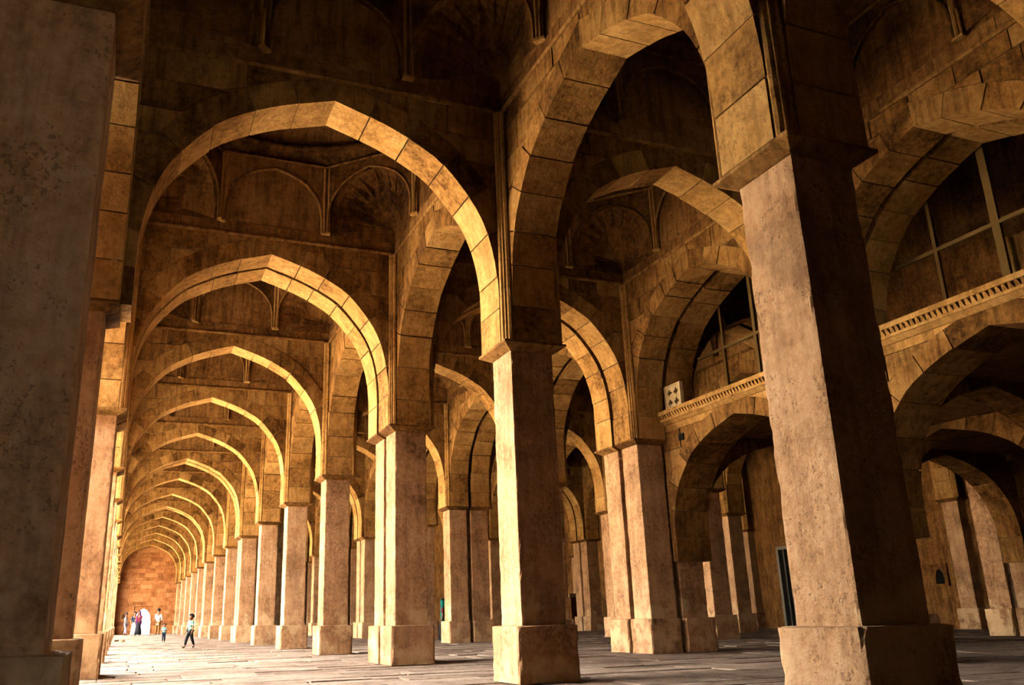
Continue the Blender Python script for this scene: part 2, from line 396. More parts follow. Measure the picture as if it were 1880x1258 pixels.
def pillar(label, group, x0, y0, nx=1, ny=1, gx=.10, rolls=True, name='pillar', top_part=True):
    """x0,y0 = left/front face of the shaft group"""
    px, py = W + gx, D + GAP
    o = empty(name, x0 + (W * nx + gx * (nx - 1)) / 2, y0 + (D * ny + GAP * (ny - 1)) / 2)
    ox, oy = -(nx - 1) * px / 2, -(ny - 1) * py / 2
    for i in range(nx):
        for j in range(ny):
            _pn[0] += 1; s = _pn[0] * 7 % 5
            x, y = ox + i * px, oy + j * py
            ov = lambda full: (full if i == 0 else .015, full if i == nx - 1 else .015, full if j == 0 else .015, full if j == ny - 1 else .015)
            part('base', base_mesh(*ov(OB), s), o, x, y)
            part('shaft', SHAFTS[s], o, x, y, ZB - .005)
            if top_part:
                part('impost', impost_mesh(ov(OI)), o, x, y)
                pc = part('pier_core', CORE_ME, o, x, y)
            if rolls and top_part:
                for sx in (-1, 1):
                    for sy in (-1, 1):
                        if (sx < 0 and i == 0 or sx > 0 and i == nx - 1) and (sy < 0 and j == 0 or sy > 0 and j == ny - 1):
                            part('corner_roll', roll_mesh(sx, sy), pc)
    if nx * ny > 1:
        m = MB(); hx, hy = -ox + W / 2 - .07, -oy + D / 2 - .07
        if nx > 1: m.box(-gx / 2 - .01, gx / 2 + .01, -hy, hy, 0, ZTOP)
        if ny > 1: m.box(-hx, hx, -GAP / 2 - .01, GAP / 2 + .01, 0, ZTOP)
        part('joint_filler', m.mesh('joint_filler', M_CORE), o)
    tag(o, label, 'pillar', group); return o

# ------------------------------------------------------------------ domed vault over one bay
H0 = 1.78
def vault_meshes():
    h = H0; s = h * math.tan(math.pi / 8); P = []
    z1, z2, z3 = 5.78, 5.98, 7.06
    # string course and band
    m = MB(); q = h - .02
    m.tube([(-q, -q, z1 + .02), (q, -q, z1 + .02), (q, q, z1 + .02), (-q, q, z1 + .02)], .032, 6, True)
    P.append(('string_course', m, M_WALL, 0))
    for k in range(4):
        m = MB(); n = 5
        for i in range(n):
            x0 = -h + 2 * h * i / n + .004; x1 = -h + 2 * h * (i + 1) / n - .004
            m.box(x0, x1, h - .012, h + .10, z1 + .03, z2)
        P.append(('band', m, M_VAULT, k * math.pi / 2))
    # eight arched panels
    c = half_curve(s - .07, z2, 6.90)
    def plate(depth0, depth1):
        st = []
        us = np.unique(np.r_[-s, -(s - .07) - .001, -(s - .07) * np.linspace(.999, -.999, 25), (s - .07) + .001, s])
        for u in us:
            zb = z2 if abs(u) > s - .07 else float(np.interp(abs(u), c[::-1, 0], c[::-1, 1]))
            st.append(((u, min(zb, z3 - .01)), (u, z3)))
        return MB().strip(st, depth0, depth1)
    mold = [(u, h - .055, z) for u, z in c[::6]] + [(-u, h - .055, z) for u, z in c[::-1][::6]]
    mold = sorted([(x, y, z) for x, y, z in mold], key=lambda p: (0 if p[0] < 0 else 1, p[2] if p[0] < 0 else -p[2]))
    for k in range(8):
        ang = k * math.pi / 4
        P.append(('blind_arch', plate(h - .05, h + .02), M_VAULT, ang))
        P.append(('arch_moulding', MB().tube(mold, .018, 6), M_WALL, ang))
        m = MB()
        for dx in (-.045, .045):
            x = s + dx * .9; y = h - .06 - abs(dx) * .0
            m.tube([(s - .035 if dx < 0 else s + .025, h - .05 if dx < 0 else h - .075, z) for z in (z2 - .01, z3 - .04)], .02, 6)
        m.box(s - .07, s + .05, h - .10, h - .03, z2 - .03, z2)
        P.append(('colonnette_pair', m, M_ARCH, ang))
        if k % 2 == 0:
            st = [((u, z2), (u, z3)) for u in (-s, s)]
            P.append(('tympanum', MB().strip(st, h + .005, h + .06), M_VAULT, ang))
        else:
            # squinch: pleated fan from the diagonal arch to the corner of the square
            m = MB(); dcor = h * math.sqrt(2) - .02
            arc = [(u, z) for u, z in c[::5]] + [(-u, z) for u, z in c[::-1][::5][1:]]
            inner = []; V = []; F = []; n = len(arc)
            for i, (u, z) in enumerate(arc): V.append((u, h + .01, z))
            for i, (u, z) in enumerate(arc):
                f = .50 if i % 2 else .42
                V.append((u * (1 - f), h + .01 + (dcor - h) * (f + .04), z + (6.22 - z) * f * .55 + (.0 if i % 2 else .06)))
            V.append((0, dcor, 6.18))
            for i in range(n - 1):
                F += [(i, i + 1, n + i + 1, n + i), (n + i, n + i + 1, 2 * n)]
            m.add(V, F)
            P.append(('squinch', m, M_VAULT, ang))
            m = MB(); d2 = dcor
            m.add([(-s, h, z2), (0, d2, z2), (0, d2, z3), (-s, h, z3), (s, h, z2), (s, h, z3)], [(0, 1, 2, 3), (1, 4, 5, 2)])
            P.append(('corner_wall', m, M_VAULT, ang))
    # octagonal string and drum
    R = h / math.cos(math.pi / 8)
    octp = [((R - .04) * math.cos(math.pi / 8 + i * math.pi / 4), (R - .04) * math.sin(math.pi / 8 + i * math.pi / 4), z3 - .01) for i in range(8)]
    P.append(('upper_string', MB().tube(octp, .03, 6, True), M_WALL, 0))
    m = MB(); N = 32; V = []; F = []
    def octr(t): t = (t + math.pi / 8) % (math.pi / 4) - math.pi / 8; return h / math.cos(t)
    rows = [(None, z3), (.99 * h, z3 + .16), (.955 * h, z3 + .17), (.955 * h, z3 + .27), (.985 * h, z3 + .28)]
    for rr, z in rows:
        for i in range(N):
            t = 2 * math.pi * i / N; r = octr(t) if rr is None else rr; V.append((r * math.cos(t), r * math.sin(t), z))
    for j in range(len(rows) - 1):
        for i in range(N): F.append((j * N + i, j * N + (i + 1) % N, (j + 1) * N + (i + 1) % N, (j + 1) * N + i))
    m.add(V, F); P.append(('drum', m, M_VAULT, 0))
    m = MB(); V = []; F = []; J = 10
    for j in range(J + 1):
        t = j / J; r = .985 * h * (math.cos(t * math.pi / 2) ** .9 if j < J else 0.001); z = z3 + .28 + 1.55 * math.sin(t * math.pi / 2) ** 1.05
        for i in range(N): a = 2 * math.pi * i / N; V.append((r * math.cos(a), r * math.sin(a), z))
    for j in range(J):
        for i in range(N): F.append((j * N + i, j * N + (i + 1) % N, (j + 1) * N + (i + 1) % N, (j + 1) * N + i))
    m.add(V, F); P.append(('dome', m, M_VAULT, 0))
    return P
VP = vault_meshes()
def rot(b, a):
    ca, sa = math.cos(a), math.sin(a); o = MB(); o.add([(x * ca - y * sa, x * sa + y * ca, z) for x, y, z in b.v], b.f); return o
_cache = {}; VSPLIT = []
for n, b, mt, a in VP:
    key = (n, len(b.v), round(b.v[0][0], 4), round(b.v[-1][2], 4))
    if key not in _cache: _cache[key] = b.mesh('vault_' + n, mt, smooth=(n in ('dome', 'drum')))
    VSPLIT.append((n, _cache[key], a))
VJOIN = []
for grp, mt in (('shell', M_VAULT), ('mouldings', M_WALL)):
    g = MB()
    for n, b, m_, a in VP:
        if (m_ is M_VAULT) == (mt is M_VAULT): rb = rot(b, a); g.add(rb.v, rb.f)
    VJOIN.append((grp, g.mesh('vault_' + grp, mt)))
def vault(label, group, xa, xb, ya, yb, split):
    o = empty('domed_vault', (xa + xb) / 2, (ya + yb) / 2); o.scale = ((xb - xa) / 2 / H0, (yb - ya) / 2 / H0, 1)
    if split:
        ba = None
        for n, me, a in VSPLIT:
            if n in ('arch_moulding', 'colonnette_pair', 'tympanum') and ba: part(n, me, ba)
            else:
                p = part(n, me, o); p.rotation_euler = (0, 0, a)
                if n == 'blind_arch': ba = p
    else:
        for n, me in VJOIN: part(n, me, o)
    tag(o, label, 'vault', group); return o

# ================================================================== the setting
# floor slabs
def floor_slabs():
    fl = MB().box(XA - .75, XW + .3, -5, YWALL + .6, -.35, -.02).mesh('floor', M_CORE)
    f = top('floor', fl); tag(f, kind='structure'); f['label'] = 'worn stone paving of the hall'
    rng = random.Random(5); slabs = []
    y = -1.0
    while y < YWALL:
        dy = rng.uniform(.34, .62) if y < 30 else rng.uniform(.7, 1.1)
        x = XA - .7
        while x < XW:
            dx = rng.uniform(.6, 1.5); slabs.append((x, min(x + dx, XW + .05), y, y + dy, rng.uniform(-.010, .002), rng.uniform(-.003, .003), rng.uniform(-.003, .003))); x += dx
        y += dy
    def geo_(b, s, cx=0, cy=0, k=0):
        x0, x1, y0, y1, z, t1, t2 = s; g = .009; j = [rng.uniform(-.012, .012) for _ in range(4)]
        X0, X1, Y0, Y1 = x0 + g - cx, x1 - g - cx, y0 + g - cy, y1 - g - cy
        b.add([(X0 + j[0], Y0, -.06), (X1 + j[1], Y0, -.06), (X1 + j[2], Y1, -.06), (X0 + j[3], Y1, -.06),
               (X0 + j[0], Y0, z + t1), (X1 + j[1], Y0, z + t2), (X1 + j[2], Y1, z - t1), (X0 + j[3], Y1, z - t2)],
              [(4, 5, 6, 7), (0, 1, 5, 4), (1, 2, 6, 5), (2, 3, 7, 6), (3, 0, 4, 7)])
    def score(s):
        x, y = (s[0] + s[1]) / 2, (s[2] + s[3]) / 2
        if y < 5.2 or x < XA - .1 or x > 9.2: return 1e9
        if x / max(y, .1) > 1.35: return 1e9
        return y * 1.0 + x * .3
    slabs.sort(key=score)
    rest = MB()
    for i, s in enumerate(slabs):
        if i < 300:
            b = MB(); geo_(b, s); 
            part('paving_slab', b.mesh('paving_slab', M_FLOOR), f)
        else: geo_(rest, s)
    r = part('paving_far', rest.mesh('paving_far', M_FLOOR), f); r['kind'] = 'stuff'
floor_slabs()

def struct(name, b, mat, label=None):
    o = top(name, b.mesh(name, mat)); tag(o, label, None, None, 'structure'); return o
struct('ground', MB().box(-60, XA - .74, -30, 110, -1.2, -.3).box(XA - .74, 40, YWALL + .59, 110, -1.2, -.3).box(XA - .74, 40, -40, -5.0, -1.2, -.3), M_GROUND, 'sunlit courtyard paving outside the hall')
struct('ceiling', MB().box(XA - W - .75, XW + .7, -5.3, YWALL + .7, 9.0, 9.3), M_VAULT, 'flat roof mass above the domes')
struct('wall_left', MB().box(XA - W - .02, XA - .14, -5, YWALL + .4, ZTOP - .02, 9.0), M_WALL, 'upper facade wall above the courtyard arcade')
struct('wall_right', MB().box(XW + .16, XW + .7, -5, YWALL + .6, -.3, 9.0), M_VAULT, 'rear wall of the hall in deep shade')
struct('wall_back', MB().box(XA - W - .9, XB + .02, -5.1, -4.9, -.3, 9.0).box(XB + .42, XW + .7, -5.1, -4.9, -.3, 9.0).box(XB, XB + .44, -5.1, -4.9, 5.0, 9.0).box(XB, XB + .44, -5.1, -4.9, -.3, .3), M_WALL, 'wall closing the hall behind the viewpoint')  # slit opening added here to brighten the near left pillar's front
struct('wall_wing', MB().box(-46, XA - W - .25, -5.1, 6.75, -.4, 9.3), M_WALL, 'side range of the courtyard adjoining the hall near the viewpoint')
struct('wall_court', MB().box(-46, -45, -30, 100, -.4, 7), M_GROUND, 'pale wall on the far side of the courtyard')

# end wall of the bright aisle: ashlar blocks, door and niche
def end_wall():
    b = MB(); dx0, dx1, dz = .86, 2.06, 1.77
    b.box(XA - W - .1, dx0 + .1, YWALL + .06, YWALL + .55, -.3, 9); b.box(dx1 - .1, XW + .7, YWALL + .06, YWALL + .55, -.3, 9); b.box(dx0, dx1, YWALL + .06, YWALL + .55, dz - .1, 9)
    w = struct('wall_far', b, M_CORE, 'red sandstone end wall closing the bright aisle')
    rng = random.Random(11); z = 0; nx0, nx1, nz0, nz1 = .07, .52, .82, 1.40
    while z < 5.75:
        h = rng.uniform(.19, .31); z1 = min(z + h, 5.78); x = XA - .1
        while x < XB + .3:
            x1 = min(x + rng.uniform(.35, .85), XB + .35)
            segs = [(x, x1)]
            for (hx0, hx1, hz0, hz1) in ((dx0, dx1, 0, dz), (nx0, nx1, nz0, nz1)):
                if z < hz1 and z1 > hz0:
                    for (za_, zb_) in ((max(z, hz1), z1), (z, min(z1, hz0))):
                        if zb_ - za_ > .02:
                            pa, pb = max(x, hx0), min(x1, hx1)
                            if pb - pa > .03: part('stone_block', MB().box(pa + .005, pb - .005, YWALL - .006, YWALL + .1, za_ + .003, zb_ - .005).mesh('stone_block', M_END), w)
                    ns = []
                    for a, c in segs:
                        if c <= hx0 or a >= hx1: ns.append((a, c))
                        else:
                            if a < hx0: ns.append((a, hx0))
                            if c > hx1: ns.append((hx1, c))
                    segs = ns
            for a, c in segs:
                if c - a > .05:
                    part('stone_block', MB().box(a + .005, c - .005, YWALL - rng.uniform(.0, .012), YWALL + .1, z + .005, z1 - .005).mesh('stone_block', M_END), w)
            x = x1
        z = z1
    # door surround with pointed opening
    c = half_curve(.47, .55, 1.58); cx = 1.48
    st = []
    for u in np.unique(np.r_[dx0 + .005 - cx, -.4701, -.47 * np.linspace(.999, -.999, 21), .4701, dx1 - .005 - cx]):
        zb = 0 if abs(u) > .47 else float(np.interp(abs(u), c[::-1, 0], c[::-1, 1]))
        st.append(((u + cx, zb), (u + cx, dz - .005)))
    d = top('door_1', MB().strip(st, YWALL + .05, YWALL + .5).mesh('door_surround', M_END)); tag(d, 'bright pointed doorway in the red end wall', None, None, 'structure')
    fr = MB().box(dx0 - .02, dx0 + .03, YWALL - .02, YWALL + .05, 0, dz + .02).box(dx0, dx1, YWALL - .02, YWALL + .05, dz - .02, dz + .03)
    part('door_moulding', fr.mesh('door_moulding', M_END), d)
    n = MB(); cc = half_curve(.13, .98, 1.27); st = []
    nx = (nx0 + nx1) / 2
    for u in np.unique(np.r_[-.22, -.1301, -.13 * np.linspace(.999, -.999, 13), .1301, .22]):
        zb = 0.0 if abs(u) > .13 else float(np.interp(abs(u), cc[::-1, 0], cc[::-1, 1]))
        st.append(((u + nx, max(zb, .98)), (u + nx, nz1 - .005)))
    n.strip(st, YWALL + .01, YWALL + .08); n.box(nx - .22, nx + .22, YWALL + .01, YWALL + .08, nz0, .98)
    n.box(nx0, nx1, YWALL + .2, YWALL + .24, nz0, nz1)
    part('wall_niche', n.mesh('wall_niche', M_END), w)
end_wall()

# ================================================================== pillars
ROWLAB = {'A': "the courtyard-side row at far left", 'B': "the bright aisle's right-hand row", 'C': 'the third row', 'D': 'the fourth row', 'E': 'the fifth row'}
for r in range(0, 16):
    dbl = 2 if r in DOUBLE else 1; y = YF[r]
    near = r <= 8
    # row A (right face at XA)
    if r >= 1:
        lab = {1: 'dark foreground pillar filling the left edge of the picture'}.get(r, f"{'twin' if dbl > 1 else 'square'} sandstone pillar, {ORD[r]} from the camera in the courtyard-side row at far left")
        pillar(lab, 'pillars of the courtyard arcade', XA - W - (.09 if r == 2 else 0), y, 1, dbl, rolls=near)
    lab = {1: 'tall foreground pillar at right, pitted orange left face, dark front',
           2: 'pillar with cracked pale left face, second from the camera at centre',
           3: 'thick twin-shaft pillar with a vertical groove, third in the bright aisle right row'}.get(
        r, f"{'twin' if dbl > 1 else 'square'} sandstone pillar, {ORD[r]} from the camera in the bright aisle's right-hand row")
    if r == 0: lab = 'pillar of the right-hand row just behind the viewpoint, out of frame'
    pillar(lab, 'pillars on the right of the bright aisle', XB, y, 1, dbl, rolls=near)
    if r <= 10:
        lab = {3: 'four-shaft pillar with two pale grooved faces, beside the gallery cornice',
               2: 'paired pillar of the third row, hidden behind the foreground pillar'}.get(r, f"paired pillar of the third row from the courtyard, {ORD[max(r,1)]} from the camera")
        if r == 0: lab = 'paired pillar of the third row behind the viewpoint, out of frame'
        pillar(lab, 'paired pillars of the third row', XC, y, 2, dbl, rolls=r <= 6)
    if 2 <= r <= 9: pillar(f"shaded pillar of the fourth row from the courtyard, {ORD[r]} from the camera", 'pillars of the fourth row', XD, y, 1, dbl, rolls=r < 6)
    if 2 <= r <= 10: pillar(f"shaded pillar of the fifth row from the courtyard, {ORD[r]} from the camera", 'pillars of the fifth row', XE, y, 1, dbl, rolls=r < 6)
    if 3 <= r <= 9:
        pillar(f"shaded wall pilaster against the rear wall, {ORD[r]} from the camera", 'pilasters of the rear wall', XW - .12, y, 1, 1, rolls=r < 7, name='wall_pilaster')

# ================================================================== arches
def sub_y(r):
    y = YF[r]; return [y + D / 2] if r not in DOUBLE else [y + D / 2, y + D + GAP + D / 2]
AIS = {1: (XA, XB), 2: (XB + W, XC), 3: (XC + 2 * W + .1, XD), 4: (XD + W, XE), 5: (XE + W, XW - .12)}
AISN = {1: 'the bright left aisle', 2: 'the second aisle', 3: 'the third aisle', 4: 'the fourth aisle', 5: 'the rear aisle'}
for a, (x0, x1) in AIS.items():
    for r in range(1, 16):
        if a == 2 and r > 9: continue
        if a >= 3 and not (3 <= r <= 8): continue
        if a == 1 and r == 1: base = 'pointed arch springing left from the foreground pillar, mostly above the frame'
        elif a == 1 and r == 2: base = 'large pointed arch across the bright aisle, nearest one seen whole'
        elif a == 1: base = f'pointed stone arch across the bright left aisle, {ORD[r - 1]} one seen whole from the camera'
        elif a == 2 and r == 2: base = 'dim pointed arch between the centre pillar and foreground pillar tops'
        else: base = f'pointed stone arch across {AISN[a]} from the courtyard, {ORD[r]} from the camera'
        for i, y in enumerate(sub_y(r)):
            lab = base
            if i: lab = f'rear half of the doubled arch across {AISN[a].replace("the bright left", "the bright")}, {ORD[r]} row from the camera'
            elif r in DOUBLE: lab = f'front half of the doubled arch across {AISN[a].replace("the bright left", "the bright")}, {ORD[r]} row from the camera'
            split = True
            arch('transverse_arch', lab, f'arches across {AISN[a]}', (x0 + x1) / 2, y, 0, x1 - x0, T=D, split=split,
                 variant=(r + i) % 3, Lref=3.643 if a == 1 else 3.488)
LREF = 3.53
for nm, xs, rr in (('A', [XA - W / 2], range(1, 15)), ('B', [XB + W / 2], range(0, 15)), ('C', [XC + W / 2, XC + W + .1 + W / 2], range(0, 10)), ('D', [XD + W / 2], range(3, 9)), ('E', [XE + W / 2], range(3, 9))):
    for r in rr:
        ya, yb = YF[r] + DD[r], YF[r + 1]
        for i, x in enumerate(xs):
            nmr = {'A': 'courtyard arcade at far left', 'B': "bright aisle's right row", 'C': 'third pillar row', 'D': 'fourth pillar row', 'E': 'fifth pillar row'}[nm]
            lab = f'lengthwise pointed arch of the {nmr}, {ORD[r] if r else "bay behind the viewpoint"}{" from the camera" if r else ""}'
            if nm == 'B' and r == 1: lab = 'tall lengthwise arch linking foreground pillar to the centre pillar'
            if i == 1: lab = f'recessed inner lengthwise arch of the third pillar row, {ORD[r] + " from the camera" if r else "behind the viewpoint"}'
            split = True
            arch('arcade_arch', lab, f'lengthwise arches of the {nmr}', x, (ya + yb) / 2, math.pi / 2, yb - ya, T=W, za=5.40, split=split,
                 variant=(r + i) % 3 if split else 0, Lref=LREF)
# ================================================================== vaults
for a, (x0, x1) in AIS.items():
    for r in range(0, 15):
        if a == 2 and r > 8: continue
        if a >= 3 and not (3 <= r <= 7): continue
        ya, yb = YF[r] + DD[r], YF[r + 1]
        lab = f'domed brown stone vault over {AISN[a]}, {"bay of the viewpoint" if r == 0 else ORD[r] + " bay from the camera"}'
        vault(lab, f'domed vaults over {AISN[a]}', x0 - .01, x1 + .01, ya - .01, yb + .01, split=(a <= 2 and 1 <= r <= 4))

# ================================================================== gallery (low arcade, cornice, lattice)
LOWM = (M_WALL, M_WALL)
def low(name, lab, u, v, rz, L, T, split, Lref):
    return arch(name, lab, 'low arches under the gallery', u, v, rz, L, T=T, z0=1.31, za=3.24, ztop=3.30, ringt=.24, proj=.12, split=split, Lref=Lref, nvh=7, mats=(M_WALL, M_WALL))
XG = XC + .494           # front plane of the low arcade
for r in (0, 1, 2):
    ya, yb = YF[r] + DD[r], YF[r + 1]
    where = {0: 'beside the viewpoint, out of frame', 1: 'at the right edge, beyond the foreground pillar', 2: 'left of the foreground pillar'}[r]
    low('low_arch', f'low pointed arch carrying the gallery, {where}', XG + .30, (ya + yb) / 2, math.pi / 2, yb - ya, .60, True, LREF)
    # cornice
    wr = {0: 'out of frame', 1: 'at the right edge', 2: 'below the carved screen'}[r]
    c = empty('gallery_cornice', XG, (ya + yb) / 2, 3.30); L = yb - ya
    part('fascia', MB().box(0, .5, -L / 2, L / 2, 0, .10).mesh('fascia', M_ARCH), c)
    part('lower_moulding', MB().frustum((-.02, .5, -L / 2, L / 2), .10, (-.085, .5, -L / 2, L / 2), .15).mesh('lower_moulding', M_ARCH), c)
    part('shelf', MB().box(-.13, .5, -L / 2 - .05, L / 2 + .05, .25, .31).box(-.10, .5, -L / 2 - .05, L / 2 + .05, .15, .185).mesh('shelf', M_ARCH), c)
    m = MB(); n = 52
    for i in range(n):
        y = -L / 2 + L * (i + .5) / n; d = L / n
        m.frustum((-.088, 0, y - d * .42, y + d * .42), .185, (-.118, 0, y - d * .20, y + d * .20), .25)
    m.box(-.045, .02, -L / 2, L / 2, .185, .25)
    dn = part('dentil_row', m.mesh('dentil_row', M_ARCH), c); dn['kind'] = 'stuff'
    tag(c, f'carved stone gallery cornice with a row of dentils, {wr}', 'cornice', 'gallery cornices')
    # timber lattice closing the upper arch
    if r >= 1:
        cy = (ya + yb) / 2; a_ = L / 2 - OI; cc = half_curve(a_, ZS, 5.40)
        lt = empty('window_lattice', 8.45, cy, 3.5)
        zt_ = lambda u: float(np.interp(abs(u), cc[::-1, 0], cc[::-1, 1]))
        verts = {1: ((5.75, .045), (6.51, .022), (4.95, .022)), 2: ((9.67, .03), (10.41, .02), (8.9, .02))}[r]
        for (yy, w) in verts: part('mullion', MB().box(-.02, .02, yy - cy - w, yy - cy + w, 0, zt_(yy - cy) - 3.5 + .05).mesh('mullion', M_WOOD), lt)
        for zz in (4.50,):
            u = next(x for x in np.linspace(a_, 0, 200) if zt_(x) > zz)
            part('transom', MB().box(-.018, .018, -u, u, zz - 3.5 - .022, zz - 3.5 + .022).mesh('transom', M_WOOD), lt)
        tag(lt, f'timber lattice closing the dark upper arch, {"at the right edge" if r == 1 else "above the dentil cornice at centre right"}', 'lattice', 'lattices of the gallery')
# small putlog hole: a black box on the spandrel in place of its shade
gf = empty('gallery_floor', 0, 0, 0)
part('floor_slab', MB().box(XG + .12, XE + .3, -4.8, YF[3] + .35, 3.32, 3.50).mesh('gallery_slab', M_VAULT), gf)
part('rear_screen', MB().box(XD + .1, XD + .35, -4.8, YF[3] + .3, 3.5, 8.9).mesh('rear_screen', M_VAULT), gf)
tag(gf, 'dark upper gallery floor and rear wall behind the lattices', 'gallery')
for r in (1, 2, 3):
    y = YF[r] + D / 2
    low('low_arch', f'low arch under the gallery across the third aisle, {ORD[r]} from the camera', (AIS[3][0] + AIS[3][1]) / 2, y, 0, AIS[3][1] - AIS[3][0], D, True, 3.4)
    low('low_arch', f'low arch under the gallery across the fourth aisle, {ORD[r]} from the camera', (AIS[4][0] + AIS[4][1]) / 2, y, 0, AIS[4][1] - AIS[4][0], D, True, 3.4)
for r in (1, 2):
    ya, yb = YF[r] + DD[r], YF[r + 1]
    low('low_arch', f'low lengthwise arch under the gallery in the fourth row, {ORD[r]} from the camera', XD + W / 2, (ya + yb) / 2, math.pi / 2, yb - ya, W, True, LREF)
    low('low_arch', f'low lengthwise arch under the gallery in the fifth row, {ORD[r]} from the camera', XE + W / 2, (ya + yb) / 2, math.pi / 2, yb - ya, W, True, LREF)

# ================================================================== carved screen with four club-shaped piercings
def jali():
    wy, hz, t = .40, .37, .045; N = 44
    def club(u, v):
        for (du, dv, rr) in ((0, .020, .021), (-.026, -.008, .021), (.026, -.008, .021), (0, -.0, .012)):
            if (u - du) ** 2 + (v - dv) ** 2 < rr * rr: return True
        if abs(u) < .006 + max(0, (-v - .02)) * .25 and -.05 < v < 0: return True
        return abs(u) < .006 and abs(v) < .055
    def hole(y, z):
        for cyy in (-.085, .085):
            for cz in (hz / 2 - .08, hz / 2 + .08):
                if club((y - cyy) * .85, (z - cz) * .85): return True
        return False
    b = MB(); dy, dz = wy / N, hz / N
    S = [[not hole(-wy / 2 + (i + .5) * dy, (j + .5) * dz) for j in range(N)] for i in range(N)]
    for i in range(N):
        for j in range(N):
            if not S[i][j]: continue
            y0, y1, z0, z1 = -wy / 2 + i * dy, -wy / 2 + (i + 1) * dy, j * dz, (j + 1) * dz
            b.add([(0, y0, z0), (0, y1, z0), (0, y1, z1), (0, y0, z1)], [(0, 1, 2, 3)]); b.add([(t, y0, z0), (t, y1, z0), (t, y1, z1), (t, y0, z1)], [(3, 2, 1, 0)])
            for di, dj, q in ((-1, 0, [(0, y0, z0), (t, y0, z0), (t, y0, z1), (0, y0, z1)]), (1, 0, [(0, y1, z0), (t, y1, z0), (t, y1, z1), (0, y1, z1)]),
                              (0, -1, [(0, y0, z0), (t, y0, z0), (t, y1, z0), (0, y1, z0)]), (0, 1, [(0, y0, z1), (t, y0, z1), (t, y1, z1), (0, y1, z1)])):
                ii, jj = i + di, j + dj
                if not (0 <= ii < N and 0 <= jj < N and S[ii][jj]): b.add(q, [(0, 1, 2, 3)])
    o = empty('pierced_screen', XG - .06, 10.94, 3.612)
    part('screen_slab', b.mesh('screen_slab', M_MARBLE, fix=False), o)
    fr = MB(); 
    for (y0, y1, z0, z1) in ((-wy / 2 - .012, -wy / 2 + .014, 0, hz + .012), (wy / 2 - .014, wy / 2 + .012, 0, hz + .012), (-wy / 2, wy / 2, hz - .014, hz + .012), (-wy / 2, wy / 2, 0, .016)):
        fr.box(-.012, t + .004, y0, y1, z0, z1)
    part('rim', fr.mesh('rim', M_MARBLE), o)
    tag(o, 'small pale stone panel pierced with four club-shaped holes on the cornice', 'screen')
jali()
h = top('putlog_shade', MB().box(-.012, .05, -.06, .06, 0, .10).mesh('putlog_shade', M_DARK), XG - .006, 10.90, 3.10)  # solid black box, the socket's inner shade put into its colour
tag(h, 'black box standing for a shaded socket in the spandrel left of the low arch', 'socket')

# ================================================================== rear wall details
dr = empty('door_2', XW + .16, 22.6, 0); tag(dr, 'dark doorway with pale frame in the rear wall', None, None, 'structure')
for (y0, y1, z0, z1) in ((-.55, -.45, 0, 2.5), (.30, .40, 0, 2.5), (-.55, .40, 2.42, 2.52)):
    part('door_frame', MB().box(-.09, 0, y0, y1, z0, z1).mesh('door_frame', M_WHITE), dr)
part('door_leaf', MB().box(-.03, 0, -.45, .30, 0, 2.42).mesh('door_leaf', M_DARK), dr)
for y in (-.3, -.1, .1):
    part('door_bar', MB().box(-.06, -.03, y - .015, y + .015, 0, 2.42).mesh('door_bar', M_WHITE), dr)
nc = empty('wall_niche', XW + .16, 17.0, 1.05); tag(nc, 'small arched niche in the rear wall at far right', 'niche')
cc = half_curve(.13, .12, .44); st = []
for u in np.unique(np.r_[-.24, -.1301, -.13 * np.linspace(.999, -.999, 13), .1301, .24]):
    zb = .06 if abs(u) > .13 else float(np.interp(abs(u), cc[::-1, 0], cc[::-1, 1])); st.append(((u, zb), (u, .56)))
b = MB().strip(st, 0, .06); b = rot(b, math.pi / 2); b.box(-.06, 0, -.24, .24, 0, .06)
part('niche_frame', b.mesh('niche_frame', M_WALL), nc)
part('niche_shade_panel', MB().box(-.02, -.005, -.14, .14, .06, .5).mesh('niche_shade_panel', M_DARK), nc)  # black plate painted as the shade inside the niche
# pulpit stair seen between the pillars
ps = empty('pulpit_stair', 16.6, 31.6, 0); tag(ps, 'pale stone pulpit steps glimpsed between far pillars', 'stairs')
for i in range(9):
    part('step', MB().box(-.5, .5, -.30 * i - .30, -.30 * i, .14 * i + .08, .14 * (i + 1) + .08).mesh('step', M_MARBLE), ps, 0, 1.6)
part('stair_side', MB().add([(-.45, 1.6, 0), (-.45, -1.1, 0), (-.45, -1.1, 1.2), (-.45, 1.6, .05), (.45, 1.6, 0), (.45, -1.1, 0), (.45, -1.1, 1.2), (.45, 1.6, .05)],
     [(0, 1, 2, 3), (4, 7, 6, 5), (3, 2, 6, 7), (1, 5, 6, 2), (0, 4, 5, 1), (0, 3, 7, 4)]).mesh('stair_side', M_VAULT), ps)


# ================================================================== people
def skin_mesh(nm, V, E_, root, mat, sub=1):
    me = bpy.data.meshes.new(nm); me.from_pydata([v[:3] for v in V], E_, []); o = bpy.data.objects.new('tmp', me); COL.objects.link(o)
    o.modifiers.new('skin', 'SKIN'); 
    if not me.skin_vertices: 
        bm = bmesh.new(); bm.from_mesh(me); bm.verts.layers.skin.verify(); bm.to_mesh(me); bm.free()
    for i, sv in enumerate(me.skin_vertices[0].data):
        r = V[i][3]; sv.radius = r if isinstance(r, tuple) else (r, r); sv.use_root = (i == root)
    m = o.modifiers.new('sub', 'SUBSURF'); m.levels = sub; m.render_levels = sub
    dg = bpy.context.evaluated_depsgraph_get(); out = bpy.data.meshes.new_from_object(o.evaluated_get(dg)); out.name = nm
    bpy.data.objects.remove(o); out.materials.clear(); out.materials.append(mat)
    out.polygons.foreach_set('use_smooth', [True] * len(out.polygons)); return out
